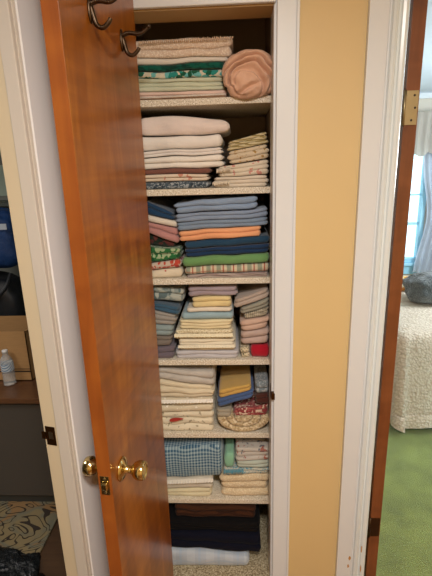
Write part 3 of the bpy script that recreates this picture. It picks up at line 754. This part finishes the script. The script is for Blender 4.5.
a_ = gt.nodes.new('ShaderNodeBsdfTransparent'); b_ = gt.nodes.new('ShaderNodeBsdfGlossy'); b_.inputs['Roughness'].default_value = .02
lw_ = gt.nodes.new('ShaderNodeLayerWeight'); lw_.inputs[0].default_value = .2; mx = gt.nodes.new('ShaderNodeMixShader')
gt.links.new(lw_.outputs['Fresnel'], mx.inputs[0]); gt.links.new(a_.outputs[0], mx.inputs[1]); gt.links.new(b_.outputs[0], mx.inputs[2]); gt.links.new(mx.outputs[0], gt.nodes['Material Output'].inputs[0])
child(MB().box((wl + fw, BY1 + .032, wb_ + fw), (wr_ - fw, BY1 + .036, wt_ - fw)), 'glass', gm, win)

# curtains and valance
def sheer(name, h):
    t = NT(name); c = lin(h)
    tr = t.t.nodes.new('ShaderNodeBsdfTranslucent'); tr.inputs[0].default_value = c
    mxx = t.t.nodes.new('ShaderNodeMixShader'); mxx.inputs[0].default_value = .4
    out = t.t.nodes['Material Output']
    t.fin(t.mix(t.noise(30), shade(c, .9), c), .9)
    t.t.links.new(t.b.outputs[0], mxx.inputs[1]); t.t.links.new(tr.outputs[0], mxx.inputs[2]); t.t.links.new(mxx.outputs[0], out.inputs[0]); return t.m
m_cur = sheer('sheer_curtain_cloth', '#cfd3de'); m_val = sheer('valance_cloth', '#d2c8bd')
def curtain(name, label, x0, x1, z0, z1, y, mat, waves, amp, gather=None, scallop=0):
    mb = MB(); nx, nzq = 90, 26; rows = []
    for i in range(nzq + 1):
        v = i / nzq; z = z1 + (z0 - z1) * v; row = []
        for j in range(nx + 1):
            u = j / nx
            xx = x0 + (x1 - x0) * u
            if gather: xx = xx + (gather - xx) * .2 * math.exp(-((v - .62) / .25) ** 2)
            zz = z - (scallop * abs(math.sin(u * math.pi * 7)) * v if scallop else 0)
            row.append((xx, y + amp * math.sin(u * waves * 2 * math.pi + .6 * math.sin(v * 3)) + amp * .4 * nz(u * 9, v * 2, 1), zz))
        rows.append(row)
    mb.grid(rows)
    return tag(mb.build(name, mat, loc=((x0 + x1) / 2, y, z0), smooth=True), label, 'curtain')
cz = at(415, 128, BY1 - .1).z
c0 = at(418.5, 200, BY1 - .1).x
curtain('curtain', 'sheer grey white curtain hanging beside the bedroom window', c0, c0 + .62, .45, cz + .1, BY1 - .10, m_cur, 8, .018, gather=c0 + .55)
v0 = at(398, 118, BY1 - .14).x
curtain('valance', 'pale ruffled lace valance across the top of the bedroom window', v0, v0 + 1.2, at(415, 152, BY1 - .15).z, at(415, 112, BY1 - .15).z, BY1 - .16, m_val, 15, .016, scallop=.05)
rodz = at(415, 114, BY1 - .13).z
rod = MB().tube([(v0 - .05, BY1 - .13, rodz), (v0 + 1.3, BY1 - .13, rodz)], .008)
for xx in (v0 - .02, v0 + 1.25): rod.box((xx - .006, BY1 - .13, rodz - .006), (xx + .006, BY1 - .0005, rodz + .006))
tag(rod.build('curtain_rod', m_oldbrass, loc=(v0 + .6, BY1 - .05, rodz)), 'thin metal rod carrying the pale lace valance', 'curtain rod')

# bedroom door leaf, standing open into the bedroom: its hinge edge faces the hall
dl, dr_ = at(388.6, 300, WT - .03).x, at(401.0, 300, WT - .03).x
dy0 = WT - .03
print('bed door', dl, dr_, dr_ - dl)
bd = empty('door_2', (dl, dy0, .016)); tag(bd, kind='structure')
child(MB().box((dl, dy0, .02), (dr_, dy0 + .74, 2.19)), 'door_leaf', m_bdoor, bd, bevel=.0015)
ha, hb = at(411, 90.5, dy0), at(411, 125, dy0)
hx0 = dl + .001; hx1 = dr_
hg = child(MB().box((hx0, dy0 - .002, hb.z), (hx1 - .003, dy0 - .0002, ha.z)), 'hinge', m_oldbrass, bd, bevel=.0006)
hk = MB().tube([(hx0 - .003, dy0 - .003, hb.z - .002), (hx0 - .003, dy0 - .003, ha.z + .002)], .0042, 12)
o = child(hk, 'hinge_barrel', m_oldbrass, bd, smooth=True); o.parent = hg
for fz, fx in ((.14, .62), (.5, .72), (.86, .52)):
    o = child(MB().lathe([(.0036, -.0004), (.0036, -.0008), (0, -.0012)], 'y', (hx0 + (hx1 - hx0) * fx, dy0 - .0018, hb.z + (ha.z - hb.z) * (1 - fz)), 10), 'screw', m_dark, bd); o.parent = hg
pz = at(371, 527, dy0).z
lowh = child(MB().box((hx0, dy0 - .002, pz - .045), (hx1 - .004, dy0 - .0002, pz + .045)), 'hinge', m_bronze, bd, bevel=.0006)
o = child(MB().tube([(hx0 - .003, dy0 - .003, pz - .047), (hx0 - .003, dy0 - .003, pz + .047)], .0042, 12), 'hinge_barrel', m_bronze, bd, smooth=True); o.parent = lowh

# bed
fl = at_z(388, 426, .03); print('bed corner', fl)
bx0, by0 = fl.x, fl.y + .02
bx1, by1 = bx0 + 2.05, by0 + 1.5
bz = at(425, 333, by0 + .03).z; print('bed top', bz)
bz = min(max(bz, .55), .72)
t = NT('quilted_bedspread')
wv = t.n('ShaderNodeTexVoronoi', Vector=t.obj, Scale=62).outputs['Distance']
fn = t.noise(160, 3)
cc = t.mix(wv, lin('#dccdba'), lin('#bfab95'))
t.bump(t.math('ADD', wv, t.math('MULTIPLY', fn, .5)), .7, .012)
m_spread = t.fin(cc, .95)
bed = empty('bed', ((bx0 + bx1) / 2, (by0 + by1) / 2, 0)); tag(bed, 'bed under a cream quilted bedspread with ruffled hem, beyond right doorway', 'bed')
def ring(off, z, wave, k=120, rad=.09):
    pts = []
    X0, X1, Y0, Y1 = bx0 - off, bx1 + off, by0 - off, by1 + off; r = rad + off
    per = []
    segs = [((X0 + r, Y0), (X1 - r, Y0)), ('c', X1 - r, Y0 + r, -90), ((X1, Y0 + r), (X1, Y1 - r)), ('c', X1 - r, Y1 - r, 0), ((X1 - r, Y1), (X0 + r, Y1)), ('c', X0 + r, Y1 - r, 90), ((X0, Y1 - r), (X0, Y0 + r)), ('c', X0 + r, Y0 + r, 180)]
    idx = 0
    for s_ in segs:
        nn = 16 if s_[0] == 'c' else 60
        for i in range(nn):
            u = i / nn
            if s_[0] == 'c':
                a = R(s_[3] + 90 * u); q = (s_[1] + r * math.cos(a), s_[2] + r * math.sin(a)); nrm_ = (math.cos(a), math.sin(a)); ck = 4.2
            else:
                q = (s_[0][0] + (s_[1][0] - s_[0][0]) * u, s_[0][1] + (s_[1][1] - s_[0][1]) * u); dd = (s_[1][0] - s_[0][0], s_[1][1] - s_[0][1]); l_ = math.hypot(*dd); nrm_ = (dd[1] / l_, -dd[0] / l_); ck = 1
            w_ = wave * ck * (math.sin(idx * .42) * .5 + .9 * nz(idx * .09, 2.0, 0))
            pts.append((q[0] + nrm_[0] * w_, q[1] + nrm_[1] * w_, z)); idx += 1
    return pts
rows = [ring(-.30, bz + .012, 0, rad=.32), ring(-.12, bz + .010, 0, rad=.15), ring(-.05, bz + .002, 0), ring(-.018, bz - .012, .002), ring(0, bz - .045, .004)]
hem = .13
for i in range(1, 8):
    v = i / 7; rows.append(ring(.05 * v, bz - .045 - (bz - .045 - hem) * v, .004 + .022 * v))
mb = MB(); k, n_ = mb.grid(rows, True); mb.f.append(tuple(k + j for j in range(n_)))
child(mb, 'bedspread', m_spread, bed, smooth=True)
rows = [ring(.052, hem + .006, .028), ring(.062, hem - .01, .034), ring(.066, hem - .05, .040), ring(.07, .045, .046)]
rows[-1] = [(x, y, z + .014 * abs(math.sin(i * .35))) for i, (x, y, z) in enumerate(rows[-1])]
mb = MB(); mb.grid(rows, True)
child(mb, 'ruffle', m_spread, bed, smooth=True)
child(MB().box((bx0 + .03, by0 + .03, .2), (bx1 - .03, by1 - .03, bz - .03)), 'mattress', paint('mattress_cloth', '#d8d0c4', .9), bed)
for xx in (bx0 + .1, bx1 - .1):
    for yy in (by0 + .1, by1 - .1):
        child(MB().box((xx - .03, yy - .03, .0125), (xx + .03, yy + .03, .2)), 'leg', m_bdoor, bed)

def blob(c, r, seed, amp, fq, n=40, pw=1.0, fine=0.0):
    mb = MB(); rows = []
    for i in range(n + 1):
        th = math.pi * i / n; row = []
        for j in range(2 * n):
            ph = 2 * math.pi * j / (2 * n)
            d = Vector((math.sin(th) * math.cos(ph), math.sin(th) * math.sin(ph), math.cos(th)))
            q = Vector([math.copysign(abs(v) ** pw, v) for v in d])
            s = 1 + amp * nz(d.x * fq + seed, d.y * fq, d.z * fq) + fine * nz(d.x * fq * 6 + seed, d.y * fq * 6, d.z * fq * 6)
            row.append((c[0] + q.x * r[0] * s, c[1] + q.y * r[1] * s, c[2] + q.z * r[2] * s))
        rows.append(row)
    mb.grid(rows, True); return mb
t = NT('dark_plush'); cc = t.mix(t.noise(40, 4), lin('#23292a'), lin('#5b6160')); t.bump(t.noise(120, 4), 1.0, .02); m_plush = t.fin(cc, 1.0, **{'Sheen Weight': .6})
pp = at_z(441, 307, bz + .012); print('pillow', pp)
pp.y = min(pp.y, by1 - .3)
pw_ = .0
pz_ = at(424, 276, pp.y + .08).z - bz
hh = max(.07, pz_ / 2)
def rest(mb, z):
    m = min(v[2] for v in mb.v); mb.v = [(x, y, q - m + z) for x, y, q in mb.v]; return mb
tag(rest(blob((pp.x, pp.y + .12, 0), (.225, .15, hh), 4, .14, 2.4, 40, .8, .05), bz + .0135).build('throw_pillow', m_plush, loc=(pp.x, pp.y + .12, bz + .012), smooth=True, weld=True), 'dark grey plush throw pillow lying on the cream bed', 'pillow')
q = at(404.5, 293, pp.y + .42)
tag(rest(blob((q.x, pp.y + .42, 0), (.07, .05, .06), 9, .12, 2.5, 24, .8), bz + .0135).build('small_cushion', fab('floral', '#d9a33c', '#e6d9b8', '#d9a33c', '#c47a2a', s=2), loc=(q.x, pp.y + .42, bz + .014), smooth=True, weld=True), 'small golden yellow cushion behind the dark plush pillow', 'cushion')

# ------------------------------------------------------------------ left room (through the left doorway)
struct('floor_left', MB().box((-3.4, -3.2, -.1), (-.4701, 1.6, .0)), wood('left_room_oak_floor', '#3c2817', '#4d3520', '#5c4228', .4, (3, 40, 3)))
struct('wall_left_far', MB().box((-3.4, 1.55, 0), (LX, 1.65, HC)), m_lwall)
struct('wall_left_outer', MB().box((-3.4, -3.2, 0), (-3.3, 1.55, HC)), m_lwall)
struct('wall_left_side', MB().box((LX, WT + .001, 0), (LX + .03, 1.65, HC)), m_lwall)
dkf = at_z(25, 505, 0.0); print('desk front foot', dkf)
dy = dkf.y
dz = at(25, 396, dy).z; print('desk top', dz)
dxr = LX - .05; dxl = dxr - 1.1
m_cab = paint('grey_cabinet_paint', '#524b44', .45, .08)
m_desk = wood('brown_desk_top', '#4a2c18', '#62402a', '#775235', .35, (3, 30, 30))
ds = empty('desk', ((dxl + dxr) / 2, dy + .3, 0)); tag(ds, 'grey cabinet desk with a brown wooden top in the left room', 'desk')
child(MB().box((dxl + .02, dy, .06), (dxr - .01, dy + .62, dz - .03)), 'cabinet', m_cab, ds, bevel=.003)
child(MB().box((dxl + .02, dy + .02, .0), (dxr - .01, dy + .62, .06)), 'plinth', paint('plinth_paint', '#45443f', .5), ds)
child(MB().box((dxl, dy - .025, dz - .03), (dxr, dy + .66, dz)), 'desk_top', m_desk, ds, bevel=.004)
# rug
t = NT('scroll_rug')
vo = t.n('ShaderNodeTexVoronoi', Vector=t.n('ShaderNodeMapping', Vector=t.obj, Scale=(1, 1, 0)).outputs[0], Scale=9.0, _feature='DISTANCE_TO_EDGE')
wz = t.math('FRACT', t.math('MULTIPLY', t.noise(4.2, 1, dist=2.6), 7))
line = t.math('LESS_THAN', wz, .22)
pick = t.noise(6, 2, dist=1.0)
cc = t.ramp(pick, [(.4, lin('#857452')), (.5, lin('#6c6a58')), (.58, lin('#8a6a44'))])
cc = t.mix(line, cc, lin('#33291f'))
t.bump(t.noise(200), .5, .004)
rx1 = (at_z(57, 519, .01).x + at_z(36, 559, .01).x) / 2
tag(MB().box((-2.6, -1.0, .0005), (rx1, dy + .015, .010)).build('rug', t.fin(cc, 1.0), loc=(-1.5, -.3, 0)), 'tan rug with dark scrolling leaf pattern on the left room floor', 'rug')
# cardboard box on the desk
t = NT('cardboard'); m_card = t.fin(t.mix(t.noise(20, 3, vec=t.map((1, 1, 8))), lin('#a37c4e'), lin('#b98f5e')), .8)
bxp = at_z(8, 372, dz); print('box', bxp)
cb = empty('cardboard_box', (bxp.x, dy + .3, dz)); tag(cb, 'open brown cardboard box on the desk behind the water bottle', 'box')
bxr = at(29, 345, dy + .18).x; bxt = at(15, 330, dy + .18).z
bl_, bw_ = .34, .24
y0 = dy + .16
mb = MB(); z1_ = max(dz + .1, bxt)
mb.box((bxr - bl_, y0, dz + .001), (bxr, y0 + .004, z1_)).box((bxr - bl_, y0 + bw_, dz + .001), (bxr, y0 + bw_ + .004, z1_)).box((bxr - bl_, y0, dz + .001), (bxr - bl_ + .004, y0 + bw_, z1_)).box((bxr - .004, y0, dz + .001), (bxr, y0 + bw_, z1_)).box((bxr - bl_, y0, dz + .001), (bxr, y0 + bw_, dz + .005))
child(mb, 'carton', m_card, cb)
child(MB().box((bxr - bl_, y0 - .0006, dz + .05), (bxr, y0, dz + .058)).box((bxr - bl_, y0 - .0006, dz + .066), (bxr, y0, dz + .070)), 'printed_band', m_dark, cb)
mb = MB(); mb.v = [(bxr, y0, z1_), (bxr, y0 + bw_, z1_), (bxr + .05, y0 + bw_, z1_ + .02), (bxr + .05, y0, z1_ + .02)]; mb.f = [(0, 1, 2, 3)]
child(mb, 'flap', m_card, cb)
# water bottle
wp = at_z(7, 387, dz); print('bottle', wp)
wp.y = max(wp.y, dy + .02)
bh = .19
bt = empty('water_bottle', (wp.x, wp.y + .035, dz + .001)); tag(bt, 'clear plastic water bottle standing on the desk by the box', 'bottle')
t = NT('clear_plastic'); m_pet = t.fin((.92, .95, .96, 1), .08, **{'Transmission Weight': .75, 'IOR': 1.2})
pr = [(0, 0), (.026, 0), (.030, .004), (.031, .02), (.029, .03), (.031, .04), (.029, .05), (.031, .06), (.029, .075), (.031, .08), (.031, .12), (.029, .135), (.022, .152), (.013, .165), (.0125, .175)]
MB().lathe(pr, 'z').build('bottle_body', m_pet, bt, smooth=True)
MB().lathe([(.0316, .080), (.0318, .081), (.0318, .119), (.0316, .120)], 'z').build('bottle_label', fab('hstripe', '#d3dbe0', '#5c7c9c', s=1.2), bt, smooth=True)
MB().lathe([(0, .175), (.0142, .175), (.0145, .189), (.013, .191), (0, .191)], 'z').build('cap', paint('white_cap', '#e8e8e6', .4), bt, smooth=True)
# black bag and blue bag on the desk, behind the box
t = NT('black_nylon'); m_nyl = t.fin(t.mix(t.noise(20, 4), lin('#0c0e12'), lin('#23272d')), .45)
t = NT('blue_nylon'); cb_ = t.mix(t.noise(9, 4, dist=.5), lin('#0e2a55'), lin('#1f4f92')); t.bump(t.noise(18, 4, dist=.6), .6, .02); m_blu = t.fin(cb_, .6)
ybg = dy + .55
pb_ = at(6, 305, ybg); pr_ = at(24, 305, ybg)
zt_b = at(10, 272, ybg).z
hb_ = (zt_b - dz)
bk = blob((pr_.x - .22, ybg + .05, dz + hb_ * .5), (.22, .13, hb_ * .46), 2, .08, 2.2, 36, .65)
o = bk.build('black_bag', m_nyl, loc=(pr_.x - .22, ybg, dz), smooth=True, weld=True); tag(o, 'slumped black nylon bag on the desk below the blue bag', 'bag')
sb_ = MB(); o2 = spline([(pr_.x - .42, ybg - .05, dz + hb_ * .75), (pr_.x - .25, ybg - .1, dz + hb_ * .55), (pr_.x - .08, ybg - .07, dz + hb_ * .8), (pr_.x - .05, ybg, dz + hb_ * .98)], 8)
ob = sb_.tube(o2, .011, 8).build('strap', m_nyl, loc=o.location); ob.location = (0, 0, 0); ob.parent = o
bt_ = at(10, 206, ybg).z; prb = at(19, 240, ybg)
hb2 = (bt_ - zt_b)
bb = blob((prb.x - .20, ybg + .05, zt_b + hb2 * .5), (.20, .12, hb2 * .46), 6, .08, 2.0, 36, .6)
o = bb.build('blue_bag', m_blu, loc=(prb.x - .2, ybg, zt_b), smooth=True, weld=True); tag(o, 'blue nylon bag with a white tag on top of the black bag', 'bag')
tp = at(3, 226, ybg - .09)
tg = MB().box((tp.x - .03, tp.y - .004, tp.z - .02), (tp.x + .02, tp.y, tp.z + .012)).build('tag', paint('tag_white', '#c6d0dc', .6), loc=o.location); tg.location = (0, 0, 0); tg.parent = o; tg['label'] = 'small white tag'
# wall shelf with pale papers behind the bags
zs_ = at(4, 203, 1.3).z
struct('window_2', MB().box((-2.6, 1.54, at(4, 196, 1.53).z), (-.95, 1.549, at(4, 165, 1.53).z)), paint('pale_blind', '#b9cdbf', .6))
sh = MB().box((-2.4, 1.30, zs_ - .02), (-.95, 1.549, zs_))
tag(sh.build('wall_shelf', paint('grey_shelf', '#5c625c', .6), loc=(-1.6, 1.4, zs_)), 'dark grey wall shelf above the bags in the left room', 'shelf')
# black plastic sack on the floor, low left
t = NT('black_sack'); t.bump(t.noise(22, 5, dist=1.0), 1.0, .03); m_sack = t.fin(lin('#14181b'), .22)
sp_ = at_z(15, 560, .24); print('sack', sp_)
so = blob((sp_.x - .08, sp_.y - .10, .012 + .118), (.20, .19, .118), 12, .22, 2.6, 44, .8, .05)
zmn = min(v[2] for v in so.v); so.v = [(x, y, z - zmn + .0105) for x, y, z in so.v]
tag(so.build('trash_bag', m_sack, loc=(sp_.x - .08, sp_.y - .1, .0105), smooth=True, weld=True), 'crumpled black plastic bag on the scroll patterned rug', 'bag')
# white charger on the desk edge by the jamb
cp = at(27.5, 327, dy + .5)
tag(MB().box((cp.x - .03, dy + .48, dz + .001), (cp.x + .03, dy + .52, cp.z + .02)).build('white_carton', paint('white_card', '#e2dccd', .6), loc=(cp.x, dy + .5, dz), bevel=.003), 'small white carton on the desk right of the box', 'box')

# ------------------------------------------------------------------ light
def area(name, loc, size, power, col, rot=(0, 0, 0), shape='DISK', sy=None):
    l = bpy.data.lights.new(name, 'AREA'); l.shape = shape; l.size = size; l.energy = power; l.color = col
    if sy: l.size_y = sy
    o = bpy.data.objects.new(name, l); COL.objects.link(o); o.location = loc; o.rotation_euler = rot; return o
area('hall_ceiling_lamp', (.08, -1.60, HC - .04), .26, 33, (1.0, .955, .90))
area('hall_rear_fill', (.62, -2.1, HC - .05), .34, 16, (1.0, .955, .90))  # added fill to brighten the left wall, not a known fitting
pl_ = bpy.data.lights.new('bedroom_fill', 'POINT'); pl_.energy = 100; pl_.color = (.88, .95, 1.0); pl_.shadow_soft_size = .3  # added unseen fill that brightens the bedroom and its ceiling
po = bpy.data.objects.new('bedroom_fill', pl_); COL.objects.link(po); po.location = (2.5, 1.5, 1.75)
area('bedroom_daylight', ((wl + wr_) / 2, BY1 + .5, (wb_ + wt_) / 2), wr_ - wl + .3, 160, (.80, .93, 1.0), (R(90), 0, 0), 'RECTANGLE', wt_ - wb_ + .3)
area('left_room_fill', (-2.0, -.6, HC - .05), .6, 18, (1.0, .95, .9))  # added unseen fill for the dim left room
wd = bpy.data.worlds.new('world'); SC.world = wd; wd.use_nodes = True
wd.node_tree.nodes['Background'].inputs[0].default_value = (.62, .90, 1.0, 1); wd.node_tree.nodes['Background'].inputs[1].default_value = 2.2
SC.view_settings.view_transform = 'Standard'
SC.view_settings.look = 'None'
SC.view_settings.exposure = 0.14
